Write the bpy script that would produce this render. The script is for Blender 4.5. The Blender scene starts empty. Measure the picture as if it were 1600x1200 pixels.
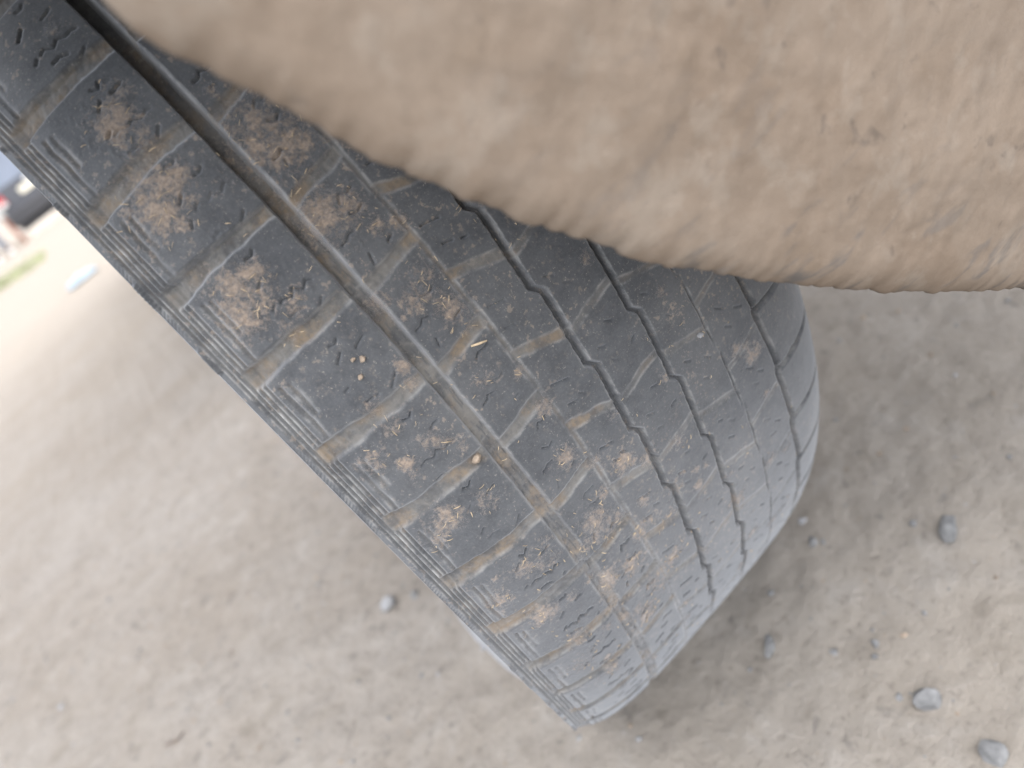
import bpy, math, random
import numpy as np
from mathutils import Vector, Matrix

random.seed(7)
RNG = np.random.default_rng(11)
scene = bpy.context.scene
COL = scene.collection

# ------------------------------------------------------------------ camera
cam_d = bpy.data.cameras.new("camera")
cam = bpy.data.objects.new("camera", cam_d)
COL.objects.link(cam)
CAM = Vector((-0.100853, -0.574187, 0.513181))
YAW, PITCH, ROLL = 0.264571, 0.504665, -0.640853
fw = Vector((math.sin(YAW) * math.cos(PITCH), math.cos(YAW) * math.cos(PITCH), -math.sin(PITCH)))
r0 = Vector((math.cos(YAW), -math.sin(YAW), 0.0))
u0 = r0.cross(fw)
rt = math.cos(ROLL) * r0 + math.sin(ROLL) * u0
up = -math.sin(ROLL) * r0 + math.cos(ROLL) * u0
M = Matrix((rt, up, -fw)).transposed().to_4x4()
M.translation = CAM
cam.matrix_world = M
cam_d.sensor_fit = 'HORIZONTAL'
cam_d.sensor_width = 36.0
cam_d.lens = 1230.6 / 1600 * 36
cam_d.clip_start = 0.01
cam_d.clip_end = 3000
cam_d.dof.use_dof = True
cam_d.dof.focus_distance = 0.29
cam_d.dof.aperture_fstop = 7.0
scene.camera = cam

# ------------------------------------------------------------------ light
SUN_EL, SUN_AZ = 66.0, -165.0        # azimuth measured from +y towards +x
w = bpy.data.worlds.new("World")
scene.world = w
w.use_nodes = True
nt = w.node_tree
bg = nt.nodes["Background"]
sky = nt.nodes.new("ShaderNodeTexSky")
sky.sky_type = 'NISHITA'
sky.sun_disc = False
sky.sun_elevation = math.radians(SUN_EL)
sky.sun_rotation = math.radians(SUN_AZ)
sky.air_density = 1.0
sky.dust_density = 1.8
sky.ozone_density = 1.0
hs = nt.nodes.new("ShaderNodeHueSaturation")       # milky, hazy daylight sky
hs.inputs['Saturation'].default_value = .32
nt.links.new(sky.outputs[0], hs.inputs['Color'])
nt.links.new(hs.outputs[0], bg.inputs[0])
bg.inputs[1].default_value = 0.15
sun_d = bpy.data.lights.new("sun", 'SUN')
sun_d.energy = 0.5
sun_d.angle = math.radians(75)
sun_d.color = (1.0, 0.95, 0.88)
sun = bpy.data.objects.new("sun", sun_d)
COL.objects.link(sun)
sd = Vector((math.sin(math.radians(SUN_AZ)) * math.cos(math.radians(SUN_EL)),
             math.cos(math.radians(SUN_AZ)) * math.cos(math.radians(SUN_EL)), math.sin(math.radians(SUN_EL))))
sun.rotation_euler = sd.to_track_quat('Z', 'Y').to_euler()
sun.location = (3, 3, 6)
scene.view_settings.view_transform = 'Standard'
scene.view_settings.look = 'None'
scene.view_settings.exposure = 1.92
scene.view_settings.gamma = 1.0
scene.view_settings.use_curve_mapping = False


# ------------------------------------------------------------------ helpers
def tag(o, label=None, cat=None, group=None, kind=None):
    if label: o['label'] = label
    if cat: o['category'] = cat
    if group: o['group'] = group
    if kind: o['kind'] = kind
    return o


def link(name, me, mat=None, parent=None, loc=None):
    o = bpy.data.objects.new(name, me)
    COL.objects.link(o)
    if mat is not None and me is not None and len(me.materials) == 0:
        me.materials.append(mat)
    if parent is not None: o.parent = parent
    if loc is not None: o.location = loc
    return o


def mesh_np(name, V, F, mat=None, normals=None, color=None, smooth=True):
    """V (n,3), F (m,4) or (m,3) arrays"""
    me = bpy.data.meshes.new(name)
    V = np.asarray(V, np.float32); F = np.asarray(F, np.int32)
    n, k = F.shape
    me.vertices.add(len(V)); me.vertices.foreach_set("co", V.ravel())
    me.loops.add(n * k); me.loops.foreach_set("vertex_index", F.ravel())
    me.polygons.add(n)
    me.polygons.foreach_set("loop_start", np.arange(0, n * k, k, dtype=np.int32))
    me.polygons.foreach_set("loop_total", np.full(n, k, dtype=np.int32))
    me.update(calc_edges=True)
    me.polygons.foreach_set("use_smooth", np.full(n, smooth, dtype=bool))
    if color is not None:
        a = me.attributes.new("tr", 'FLOAT_COLOR', 'POINT')
        a.data.foreach_set("color", np.asarray(color, np.float32).ravel())
    if normals is not None:
        me.normals_split_custom_set_from_vertices(np.asarray(normals, np.float32))
    if mat: me.materials.append(mat)
    return me


_perm = RNG.random((64, 256, 256)).astype(np.float32)


def vn(x, y, seed=0):
    """tiling value noise, numpy"""
    t = _perm[seed % 64]
    xi = np.floor(x).astype(int); yi = np.floor(y).astype(int)
    fx = x - xi; fy = y - yi
    fx = fx * fx * (3 - 2 * fx); fy = fy * fy * (3 - 2 * fy)
    a = t[xi & 255, yi & 255]; b = t[(xi + 1) & 255, yi & 255]
    c = t[xi & 255, (yi + 1) & 255]; d = t[(xi + 1) & 255, (yi + 1) & 255]
    return (a * (1 - fx) + b * fx) * (1 - fy) + (c * (1 - fx) + d * fx) * fy


def fbm(x, y, seed=0, oct=4, gain=0.5):
    v = 0; a = 1; tot = 0
    for i in range(oct):
        v = v + a * vn(x * 2 ** i + 17.3 * i, y * 2 ** i + 9.1 * i, seed + i); tot += a; a *= gain
    return v / tot


def sst(a, b, x):
    t = np.clip((x - a) / (b - a), 0, 1)
    return t * t * (3 - 2 * t)


def grid_faces(nx, ny):
    i = np.arange(nx - 1)[:, None] * ny + np.arange(ny - 1)[None, :]
    i = i.ravel()
    return np.stack([i, i + ny, i + ny + 1, i + 1], 1)


def vert_normals(V, F):
    a = V[F[:, 2]] - V[F[:, 0]]; b = V[F[:, 3]] - V[F[:, 1]]
    n = np.cross(a, b)
    out = np.zeros_like(V)
    for k in range(4):
        for c in range(3):
            out[:, c] += np.bincount(F[:, k], n[:, c], len(V))
    l = np.linalg.norm(out, axis=1, keepdims=True); l[l == 0] = 1
    return out / l


# bmesh-free small shape builder
class MB:
    def __init__(s): s.v = []; s.f = []
    def add(s, vs, fs):
        o = len(s.v); s.v += [tuple(v) for v in vs]; s.f += [tuple(i + o for i in f) for f in fs]
    def box(s, c, d, bev=0.0, mat=None):
        x, y, z = d[0] / 2, d[1] / 2, d[2] / 2
        b = min(bev, x * .9, y * .9, z * .9)
        vs = []; fs = []
        if b <= 0:
            vs = [(sx * x, sy * y, sz * z) for sx in (-1, 1) for sy in (-1, 1) for sz in (-1, 1)]
            fs = [(0, 1, 3, 2), (4, 6, 7, 5), (0, 4, 5, 1), (2, 3, 7, 6), (0, 2, 6, 4), (1, 5, 7, 3)]
        else:
            idx = {}
            for sx in (-1, 1):
                for sy in (-1, 1):
                    for sz in (-1, 1):
                        for ax in range(3):
                            p = [sx * (x - b), sy * (y - b), sz * (z - b)]
                            p[ax] += (sx, sy, sz)[ax] * b
                            idx[(sx, sy, sz, ax)] = len(vs); vs.append(p)
            S = (-1, 1)
            for ax in range(3):
                o = [a for a in range(3) if a != ax]
                for sg in S:
                    q = []
                    for (a, b2) in ((-1, -1), (1, -1), (1, 1), (-1, 1)):
                        k = [0, 0, 0]; k[ax] = sg; k[o[0]] = a; k[o[1]] = b2
                        q.append(idx[(*k, ax)])
                    fs.append(tuple(q if (sg > 0) == (ax != 1) else q[::-1]))
                for a in S:
                    for b2 in S:
                        k0 = [0, 0, 0]; k0[ax] = -1; k0[o[0]] = a; k0[o[1]] = b2
                        k1 = list(k0); k1[ax] = 1
                        fs.append((idx[(*k0, o[0])], idx[(*k1, o[0])], idx[(*k1, o[1])], idx[(*k0, o[1])]))
            for sx in S:
                for sy in S:
                    for sz in S:
                        fs.append(tuple(idx[(sx, sy, sz, a)] for a in range(3)))
        vs = [(v[0] + c[0], v[1] + c[1], v[2] + c[2]) for v in vs]
        if mat is not None: vs = [tuple(mat @ Vector(v)) for v in vs]
        s.add(vs, fs)
    def lathe(s, prof, axis='x', n=48, c=(0, 0, 0), close=False):
        vs = []
        m = len(prof)
        for i in range(n):
            a = 2 * math.pi * i / n
            for (h, r) in prof:
                q = (h, r * math.cos(a), r * math.sin(a)) if axis == 'x' else \
                    ((r * math.cos(a), h, r * math.sin(a)) if axis == 'y' else (r * math.cos(a), r * math.sin(a), h))
                vs.append((q[0] + c[0], q[1] + c[1], q[2] + c[2]))
        fs = []
        for i in range(n):
            j = (i + 1) % n
            for k in range(m - 1 + (1 if close else 0)):
                k2 = (k + 1) % m
                fs.append((i * m + k, i * m + k2, j * m + k2, j * m + k))
        s.add(vs, fs)
    def tube(s, pts, rads, n=10, cap=True):
        pts = [Vector(p) for p in pts]
        if not hasattr(rads, '__len__'): rads = [rads] * len(pts)
        vs = []; fs = []
        for i, p in enumerate(pts):
            t = (pts[min(i + 1, len(pts) - 1)] - pts[max(i - 1, 0)]).normalized()
            a = t.orthogonal().normalized() if i == 0 else (pa - t * pa.dot(t)).normalized()
            pa = a; b = t.cross(a)
            for k in range(n):
                g = 2 * math.pi * k / n
                vs.append(p + (a * math.cos(g) + b * math.sin(g)) * rads[i])
        for i in range(len(pts) - 1):
            for k in range(n):
                k2 = (k + 1) % n
                fs.append((i * n + k, i * n + k2, (i + 1) * n + k2, (i + 1) * n + k))
        if cap:
            fs.append(tuple(range(n))[::-1]); fs.append(tuple((len(pts) - 1) * n + k for k in range(n)))
        s.add(vs, fs)
    def build(s, name, mat, parent=None, loc=None, smooth=True, sharp=38):
        import bmesh
        me = bpy.data.meshes.new(name)
        me.from_pydata(s.v, [], s.f)
        bm = bmesh.new(); bm.from_mesh(me)
        bmesh.ops.recalc_face_normals(bm, faces=bm.faces)
        bm.to_mesh(me); bm.free()
        if smooth:
            me.polygons.foreach_set("use_smooth", [True] * len(me.polygons))
            me.set_sharp_from_angle(angle=math.radians(38))
        me.materials.append(mat)
        return link(name, me, None, parent, loc)


# ------------------------------------------------------------------ materials
def new_mat(name):
    m = bpy.data.materials.new(name); m.use_nodes = True
    t = m.node_tree
    return m, t, t.nodes["Principled BSDF"]


def nnode(t, kind, **kw):
    n = t.nodes.new(kind)
    for k, v in kw.items():
        if k.startswith('i_'):
            key = k[2:]
            n.inputs[int(key) if key.isdigit() else key.replace('_', ' ')].default_value = v
        else: setattr(n, k, v)
    return n


def noise(t, co, scale, detail=4, rough=.55, dist=0.0):
    n = nnode(t, "ShaderNodeTexNoise")
    n.inputs['Scale'].default_value = scale; n.inputs['Detail'].default_value = detail
    n.inputs['Roughness'].default_value = rough; n.inputs['Distortion'].default_value = dist
    t.links.new(co, n.inputs['Vector'])
    return n.outputs['Fac']


def ramp(t, fac, a, b, smooth=True):
    n = nnode(t, "ShaderNodeMapRange")
    n.interpolation_type = 'SMOOTHSTEP' if smooth else 'LINEAR'
    n.inputs['From Min'].default_value = a; n.inputs['From Max'].default_value = b
    t.links.new(fac, n.inputs['Value'])
    return n.outputs['Result']


def math_(t, op, a, b=None, clamp=False):
    n = nnode(t, "ShaderNodeMath", operation=op); n.use_clamp = clamp
    for i, v in enumerate((a, b)):
        if v is None: continue
        if isinstance(v, (int, float)): n.inputs[i].default_value = v
        else: t.links.new(v, n.inputs[i])
    return n.outputs[0]


def mix(t, fac, a, b):
    n = nnode(t, "ShaderNodeMix", data_type='RGBA')
    for i, v in ((0, fac), (6, a), (7, b)):
        if isinstance(v, (int, float)): n.inputs[i].default_value = v
        elif isinstance(v, tuple): n.inputs[i].default_value = (*v, 1)
        else: t.links.new(v, n.inputs[i])
    return n.outputs[2]


def bump(t, b, height, strength, dist):
    n = nnode(t, "ShaderNodeBump")
    n.inputs['Strength'].default_value = strength; n.inputs['Distance'].default_value = dist
    t.links.new(height, n.inputs['Height'])
    t.links.new(n.outputs[0], b.inputs['Normal'])


def obj_co(t):
    return nnode(t, "ShaderNodeTexCoord").outputs['Object']


def simple_mat(name, col, rough=.6, metal=0.0, var=.25, scale=30.0, bmp=0.0, coat=0.0):
    m, t, b = new_mat(name)
    co = obj_co(t)
    n = noise(t, co, scale, 5)
    d = tuple(c * (1 - var) for c in col); l = tuple(min(1, c * (1 + var)) for c in col)
    t.links.new(mix(t, ramp(t, n, .3, .7), d, l), b.inputs['Base Color'])
    b.inputs['Roughness'].default_value = rough; b.inputs['Metallic'].default_value = metal
    b.inputs['Coat Weight'].default_value = coat
    if bmp: bump(t, b, n, .6, bmp)
    return m


def make_rubber():
    m, t, b = new_mat("dusty_rubber")
    co = obj_co(t)
    at = nnode(t, "ShaderNodeAttribute", attribute_name="tr")
    sp = nnode(t, "ShaderNodeSeparateColor")
    t.links.new(at.outputs['Color'], sp.inputs[0])
    groove, edge, mud = sp.outputs[0], sp.outputs[1], sp.outputs[2]
    big = noise(t, co, 22, 4, .6)
    mid = noise(t, co, 140, 5, .65)
    fine = noise(t, co, 900, 4, .7)
    speck = noise(t, co, 420, 3, .6)
    rub = mix(t, ramp(t, mid, .3, .72), (.024, .026, .030), (.049, .052, .057))
    # thin film of grey dust
    film = math_(t, 'ADD', math_(t, 'MULTIPLY', ramp(t, big, .35, .7), .38), math_(t, 'MULTIPLY', ramp(t, fine, .4, .75), .3))
    c = mix(t, film, rub, (.112, .112, .113))
    # dust specks
    c = mix(t, math_(t, 'MULTIPLY', math_(t, 'MULTIPLY', ramp(t, speck, .57, .68), ramp(t, big, .35, .65)), .65), c, (.25, .20, .155))
    speck2 = noise(t, co, 1100, 3, .6)
    c = mix(t, math_(t, 'MULTIPLY', ramp(t, speck2, .62, .72), .55), c, (.30, .27, .235))
    # worn pale edges of the blocks
    e = math_(t, 'MULTIPLY', edge, math_(t, 'ADD', .05, math_(t, 'MULTIPLY', ramp(t, mid, .38, .68), .65)))
    c = mix(t, e, c, (.27, .265, .255))
    # dirt packed in the grooves
    gd = mix(t, ramp(t, noise(t, co, 60, 4, .6), .45, .63), (.140, .130, .116), (.175, .128, .080))
    gd = mix(t, math_(t, 'MULTIPLY', ramp(t, fine, .45, .7), .6), gd, (.095, .086, .072))
    gf = math_(t, 'MULTIPLY', groove, math_(t, 'ADD', .35, math_(t, 'MULTIPLY', ramp(t, math_(t, 'ADD', mid, math_(t, 'MULTIPLY', big, .5)), .62, .82), .65)), True)
    c = mix(t, math_(t, 'MULTIPLY', gf, .8), c, gd)
    # dried mud flakes on the blocks
    n2 = noise(t, co, 420, 9, .9, .25)
    mm = math_(t, 'ADD', mud, math_(t, 'MULTIPLY', math_(t, 'SUBTRACT', n2, .5), 3.6))
    mm = ramp(t, mm, .45, .85)
    mc = mix(t, ramp(t, fine, .35, .65), (.21, .155, .11), (.36, .275, .205))
    c = mix(t, math_(t, 'MULTIPLY', mm, .64), c, mc)
    t.links.new(c, b.inputs['Base Color'])
    rg = mix(t, math_(t, 'MAXIMUM', mm, groove), (.62, .62, .62), (.95, .95, .95))
    t.links.new(rg, b.inputs['Roughness'])
    b.inputs['Specular IOR Level'].default_value = .2
    b.inputs['Sheen Weight'].default_value = .46        # fine dust film
    b.inputs['Sheen Roughness'].default_value = .64
    b.inputs['Sheen Tint'].default_value = (.80, .83, .88, 1)
    h = math_(t, 'ADD', math_(t, 'MULTIPLY', mm, .6), math_(t, 'ADD', math_(t, 'MULTIPLY', fine, .35), math_(t, 'MULTIPLY', mid, .35)))
    bump(t, b, h, .55, .0006)
    return m


def make_mud():
    m, t, b = new_mat("dried_mud_coat")
    co = obj_co(t)
    mp = nnode(t, "ShaderNodeMapping")
    mp.inputs['Scale'].default_value = (1, 1, 1)
    t.links.new(co, mp.inputs[0]); co = mp.outputs[0]
    a = noise(t, co, 16, 4, .6, .4)
    bb = noise(t, co, 55, 5, .62, .2)
    f = noise(t, co, 330, 5, .7)
    d = noise(t, co, 90, 3, .5, .3)
    c = mix(t, ramp(t, a, .32, .68), (0.174, 0.133, 0.100), (0.200, 0.159, 0.124))
    c = mix(t, math_(t, 'MULTIPLY', ramp(t, bb, .50, .68), .6), c, (0.226, 0.190, 0.155))
    c = mix(t, math_(t, 'MULTIPLY', ramp(t, bb, .46, .28), .28), c, (0.146, 0.108, 0.076))
    c = mix(t, math_(t, 'MULTIPLY', ramp(t, d, .64, .74), .55), c, (0.104, 0.085, 0.071))
    c = mix(t, math_(t, 'MULTIPLY', ramp(t, f, .5, .8), .35), c, (0.242, 0.193, 0.152))
    at = nnode(t, "ShaderNodeAttribute", attribute_name="tr")
    sp = nnode(t, "ShaderNodeSeparateColor"); t.links.new(at.outputs['Color'], sp.inputs[0])
    mp2 = nnode(t, "ShaderNodeMapping"); mp2.inputs['Rotation'].default_value = (0, math.radians(-35), 0); mp2.inputs['Scale'].default_value = (40, 40, 120)
    t.links.new(obj_co(t), mp2.inputs[0])
    sc_n = noise(t, mp2.outputs[0], 1.0, 4, .6, .4)
    c = mix(t, math_(t, 'MULTIPLY', sp.outputs[0], ramp(t, sc_n, .52, .68)), c, (.115, .105, .098))
    t.links.new(c, b.inputs['Base Color'])
    b.inputs['Roughness'].default_value = .95
    b.inputs['Specular IOR Level'].default_value = .15
    bump(t, b, math_(t, 'ADD', math_(t, 'MULTIPLY', bb, .7), math_(t, 'MULTIPLY', f, .3)), .22, .003)
    return m


def make_ground():
    m, t, b = new_mat("dry_dirt")
    co = obj_co(t)
    v = noise(t, co, .35, 4, .6)
    a = noise(t, co, 3.2, 5, .6, .3)
    bb = noise(t, co, 22, 6, .65, .4)
    f = noise(t, co, 160, 5, .7)
    f2 = noise(t, co, 620, 4, .7)
    d = noise(t, co, 48, 4, .55, .5)
    c = mix(t, ramp(t, a, .3, .7), (0.238, 0.209, 0.179), (0.278, 0.253, 0.228))
    c = mix(t, math_(t, 'MULTIPLY', ramp(t, v, .4, .7), .5), c, (0.303, 0.268, 0.222))
    c = mix(t, math_(t, 'MULTIPLY', ramp(t, bb, .5, .72), .6), c, (0.324, 0.300, 0.273))
    c = mix(t, math_(t, 'MULTIPLY', ramp(t, bb, .45, .28), .55), c, (0.187, 0.162, 0.132))
    c = mix(t, math_(t, 'MULTIPLY', ramp(t, d, .60, .72), .6), c, (0.143, 0.130, 0.119))
    c = mix(t, math_(t, 'MULTIPLY', ramp(t, f, .46, .3), .6), c, (0.150, 0.130, 0.111))
    c = mix(t, math_(t, 'MULTIPLY', ramp(t, f, .58, .72), .5), c, (0.339, 0.311, 0.280))
    c = mix(t, math_(t, 'MULTIPLY', ramp(t, f2, .60, .74), .6), c, (0.359, 0.339, 0.308))
    c = mix(t, math_(t, 'MULTIPLY', ramp(t, f2, .42, .28), .5), c, (0.143, 0.123, 0.106))
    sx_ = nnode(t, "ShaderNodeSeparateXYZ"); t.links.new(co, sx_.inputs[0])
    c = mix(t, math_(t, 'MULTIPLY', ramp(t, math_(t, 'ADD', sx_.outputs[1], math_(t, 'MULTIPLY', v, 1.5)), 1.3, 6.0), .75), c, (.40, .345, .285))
    t.links.new(c, b.inputs['Base Color'])
    b.inputs['Roughness'].default_value = .95
    b.inputs['Specular IOR Level'].default_value = .15
    h = math_(t, 'ADD', math_(t, 'MULTIPLY', bb, .5), math_(t, 'ADD', math_(t, 'MULTIPLY', f, .35), math_(t, 'MULTIPLY', f2, .15)))
    bump(t, b, h, 1.0, .008)
    return m


MAT = dict(
    rubber=make_rubber(), mud=make_mud(), ground=make_ground(),
    stone=simple_mat("grey_stone", (.165, .165, .165), .9, 0, .35, 90, .002),
    pale=simple_mat("pale_stone", (.26, .26, .265), .9, 0, .2, 90, .002),
    brownstone=simple_mat("brown_grit", (.24, .19, .145), .95, 0, .35, 200, .001),
    straw=simple_mat("straw", (.46, .36, .24), .8, 0, .35, 300),
    twig=simple_mat("twig", (.17, .14, .12), .9, 0, .4, 120),
    steel=simple_mat("dusty_steel", (.22, .20, .18), .7, .6, .3, 25),
    paint=simple_mat("dusty_beige_paint", (.42, .36, .29), .6, 0, .15, 8),
    under=simple_mat("underseal", (.05, .047, .043), .9, 0, .35, 20),
    bolt=simple_mat("bolt_steel", (.3, .29, .28), .5, .8, .2, 80),
    van=simple_mat("dark_slate_paint", (.055, .058, .072), .4, 0, .1, 3, 0, .3),
    glass=simple_mat("window_glass", (.19, .22, .28), .2, 0, .1, 2),
    black=simple_mat("black_plastic", (.045, .045, .05), .6, 0, .2, 20),
    red=simple_mat("red_lens", (.42, .06, .06), .3, 0, .1, 20),
    white=simple_mat("white_plastic", (.80, .79, .77), .4, 0, .05, 20),
    plate=simple_mat("cream_plate", (.70, .66, .54), .5, 0, .05, 10),
    kerb=simple_mat("pale_concrete", (.58, .52, .45), .9, 0, .15, 6, .004),
    scrap=simple_mat("pale_blue_plastic", (.32, .39, .44), .5, 0, .12, 12),
    trousers=simple_mat("grey_cloth", (.20, .21, .24), .9, 0, .2, 30),
    shirt=simple_mat("pink_cloth", (.72, .48, .48), .9, 0, .1, 20),
    skin=simple_mat("brown_skin", (.17, .09, .06), .55, 0, .1, 20),
    hair=simple_mat("black_hair", (.015, .013, .012), .6, 0, .3, 60),
    wood=simple_mat("red_brown_wood", (.27, .12, .08), .85, 0, .3, 20),
    grass=simple_mat("dry_green_grass", (.33, .35, .20), .8, 0, .35, 3),
)

# ------------------------------------------------------------------ ground
TY = 0.010                      # ground level


def ground_z(x, y):
    near = np.exp(-np.maximum(0, np.hypot(x, y) - 3) / 4)
    z = TY + (fbm(x * 2.1, y * 2.1, 3, 3) - .5) * .018 * near
    z = z + (fbm(x * 14, y * 14, 9, 4, .55) - .5) * .010 * near
    z = z + (fbm(x * 60, y * 60, 15, 3, .6) - .5) * .0045 * near
    # loose dirt lies a little lower close to the tyre's footprint
    fp = np.exp(-(np.maximum(0, np.abs(x) - .10) / .035) ** 2 - (y / .10) ** 2)
    return z + .011 * fp * (.6 + .8 * fbm(x * 30, y * 30, 5, 3))


def axis(lo, hi, step, far, grow=1.16):
    c = list(np.arange(lo, hi + step / 2, step))
    s = step; a = c[-1]; tail = []
    while a < far:
        s *= grow; a += s; tail.append(a)
    s = step; a = c[0]; head = []
    while a > -far:
        s *= grow; a -= s; head.append(a)
    return np.array(head[::-1] + c + tail)


gx = axis(-.75, .42, .0034, 1500); gy = axis(-.50, .95, .0036, 1500)
GX, GY = np.meshgrid(gx, gy, indexing='ij')
GV = np.stack([GX, GY, ground_z(GX, GY)], -1).reshape(-1, 3)
ground = link("ground", mesh_np("ground", GV, grid_faces(len(gx), len(gy)), MAT['ground']))
tag(ground, "pale grey brown dry dirt ground with grit", None, None, 'structure')


def gz(x, y): return float(ground_z(np.array([x]), np.array([y]))[0])


# ------------------------------------------------------------------ the vehicle by the camera
truck = link("parked_vehicle", None)
truck.location = (0, 0, TY)
tag(truck, "dusty vehicle filling the picture, worn grey tyre beside a mud caked beige mudguard", "vehicle")
OFF = Vector((0, 0, -TY))       # parts are laid out in world coordinates

# ---- tyre --------------------------------------------------------
R0, TH0, DTH = 0.34, 0.600272, 0.107264
PITCHES = 58.0
DTH_FULL = 2 * math.pi / round(2 * math.pi / DTH)     # whole number of blocks


def prof_r(x):                   # x in metres
    t = np.abs((x + .0009) / .1169)
    return R0 - .003 * t ** 2 - .0246 * t ** 6


# columns across the tread, equal arc steps
xs = np.linspace(-.1068, .1128, 4001)
rs = prof_r(xs)
arc = np.concatenate([[0], np.cumsum(np.hypot(np.diff(xs), np.diff(rs)))])
NA = int(arc[-1] / .00047)
ac = np.linspace(0, arc[-1], NA)
xc = np.interp(ac, arc, xs); rc = prof_r(xc)
dx = np.gradient(xc); dr = np.gradient(rc)
nl = np.hypot(dx, dr)
nX, nR = -dr / nl, dx / nl       # outward normal in (x, r)
S_LO, S_HI = -3.0, 12.0
NS = int((S_HI - S_LO) * 36.5 / .5)
sv = np.linspace(S_LO, S_HI, NS)

PITCH_MM = DTH * R0 * 1000


def tread_fields(Xmm, S):
    """height in mm (0 = crown surface, negative = groove), groove mask, edge mask, region ids"""
    H = np.zeros(np.broadcast(Xmm, S).shape, np.float32)
    G = np.zeros_like(H); Eg = np.zeros_like(H)
    X = np.broadcast_to(Xmm, H.shape); S = np.broadcast_to(S, H.shape)
    wob = (fbm(X / 9, S * 4, 21, 3) - .5)

    def cut(d, hw, depth, bev=.5, mask=None, fill=1.0, ew=.45):
        nonlocal H, G, Eg
        k = 1 - sst(hw - bev * .5, hw + bev, np.abs(d))
        ed = np.exp(-((np.abs(d) - hw - .45) / ew) ** 2)
        if mask is not None: k = k * mask; ed = ed * mask
        H = np.minimum(H, -k * depth)
        G = np.maximum(G, k * np.clip(fill, 0, 1)); Eg = np.maximum(Eg, ed)

    fr = lambda a: a - np.floor(a)
    # main straight groove, filling up with dirt towards the ground
    dep = np.interp(S, [-3, 1.2, 2.6, 4.5, 6.2, 6.7, 7.1, 8.2, 9.5, 13], [9.0, 8.5, 5.5, 3.0, 1.8, .35, .5, 1.8, 1.3, 1.0])
    cut(X + 56.2 + wob * .5, 2.85, dep, .6, None, np.interp(S, [-3, .8, 2.2], [.45, .7, 1.0]))
    # worn almost away rib line
    cut(X + 30 + wob * 1.2, .7, .45, .5, None, .5, .5)
    # zigzag grooves
    f = fr(S - .08); c2 = np.where(f < .9, -6.3 - 2.9 * f / .9, -9.2 + 2.9 * (f - .9) / .1)
    c2 = c2 + .5 * np.exp(-((f - .45) / .03) ** 2)
    cut(X - c2 - wob * .5, 1.35, np.interp(S, [-3, 9.5, 11], [4.5, 3.2, .6]), .4, None, .10, .4)
    f = fr(S + .02); c3 = np.where(f < .9, 20.4 - 2.9 * f / .9, 17.5 + 2.9 * (f - .9) / .1)
    cut(X - c3 - wob * .5, 1.2, np.interp(S, [-3, 9.5, 11], [4.2, 3.0, .6]), .4, None, .10, .4)
    f = fr(S)
    cut(X - 42.6 + f * 1.3, .35 + .15 * wob, 1.3, .3, .25 + .75 * sst(.12, .2, f) * (1 - sst(.86, .94, f)), .1, .3)
    f = fr(S - .12); c5 = np.where(f < .9, 66.4 + 1.5 * f / .9, 67.9 - 1.5 * (f - .9) / .1)
    cut(X - c5 - wob * .5, 1.5, np.interp(S, [-3, 9, 11], [3.8, 2.6, 1.0]), .5, None, .25, .4)
    # cross grooves, row by row
    rows = [(-102, -56.2, lambda x: -.115 + 0 * x, lambda x: np.interp(x, [-100, -90, -58], [4.2, 3.4, 2.5]), lambda x: np.interp(x, [-102, -99, -92, -58], [1.0, 3.0, 2.4, 1.3]), 1.0),
            (-56.2, -30, lambda x: np.interp(x, [-53, -31], [-.04, -.13]), lambda x: 2.3 + 0 * x, lambda x: 1.25 + 0 * x, 1.0),
            (-30, -8, lambda x: np.interp(x, [-29, -10], [.36, .53]), lambda x: 1.9 + 0 * x, lambda x: .8 + 0 * x, 1.0),
            (-8, 19, lambda x: np.interp(x, [-7, 18], [.60, .47]), lambda x: 1.2 + 0 * x, lambda x: .28 + 0 * x, .55),
            (19, 42, lambda x: np.interp(x, [20, 41], [.57, .74]), lambda x: 1.1 + 0 * x, lambda x: .35 + 0 * x, .6),
            (42, 67.2, lambda x: np.interp(x, [43, 66], [.42, .26]), lambda x: .9 + 0 * x, lambda x: .35 + 0 * x, .4),
            (67.2, 113, lambda x: np.interp(x, [69, 104], [.12, .17]), lambda x: 1.0 + 0 * x, lambda x: np.interp(x, [68, 100, 109], [2.8, 2.4, .3]), .2)]
    row = np.full(H.shape, -1, np.int16); blk = np.zeros(H.shape, np.int16)
    for i, (a, b, c, hw, dpt, fl) in enumerate(rows):
        inr = (X >= a) & (X < b)
        ctr = c(X)
        u = S - ctr
        kk = np.floor(u + .5)
        d = (u - kk) * PITCH_MM + wob * 2.2
        h = hw(X) * .85
        cut(d, h, dpt(X) * (.7 + .6 * vn(kk * 3.7, kk * 0 + i * 5.1, 30)), 1.3, inr.astype(np.float32), fl)
        row[inr] = i; blk[inr] = np.floor(u)[inr]
    # left block ends: stepped slots
    f = fr(S)
    for xx, s0, s1, dd in ((-92.6, .12, .50, .8), (-95.4, .09, .78, 1.0)):
        m = sst(s0, s0 + .03, f) * (1 - sst(s1, s1 + .03, f)) * (.45 + .55 * sst(.3, .6, fbm(X / 5, S * 2.3, 71, 3)))
        k = (1 - sst(.2, 1.0, np.abs(X - xx + wob * 1.5))) * m
        H = np.minimum(H, -k * dd); G = np.maximum(G, k * .5)
        Eg = np.maximum(Eg, np.exp(-((np.abs(X - xx + wob * 1.5) - 1.15) / .5) ** 2) * m * .8)
    # circumferential shoulder ribs
    zone = sst(-98.0, -98.8, X) * sst(-105.3, -104.8, X)
    per = 1.72
    wv = .5 + .5 * np.cos((X + 98.2) / per * 2 * np.pi + wob * .35)
    rv = .75 + .4 * fbm(X / 2.1, S * 1.3, 72, 3)
    wv = 1 - (1 - wv) * np.clip(rv, 0, 1)
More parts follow.
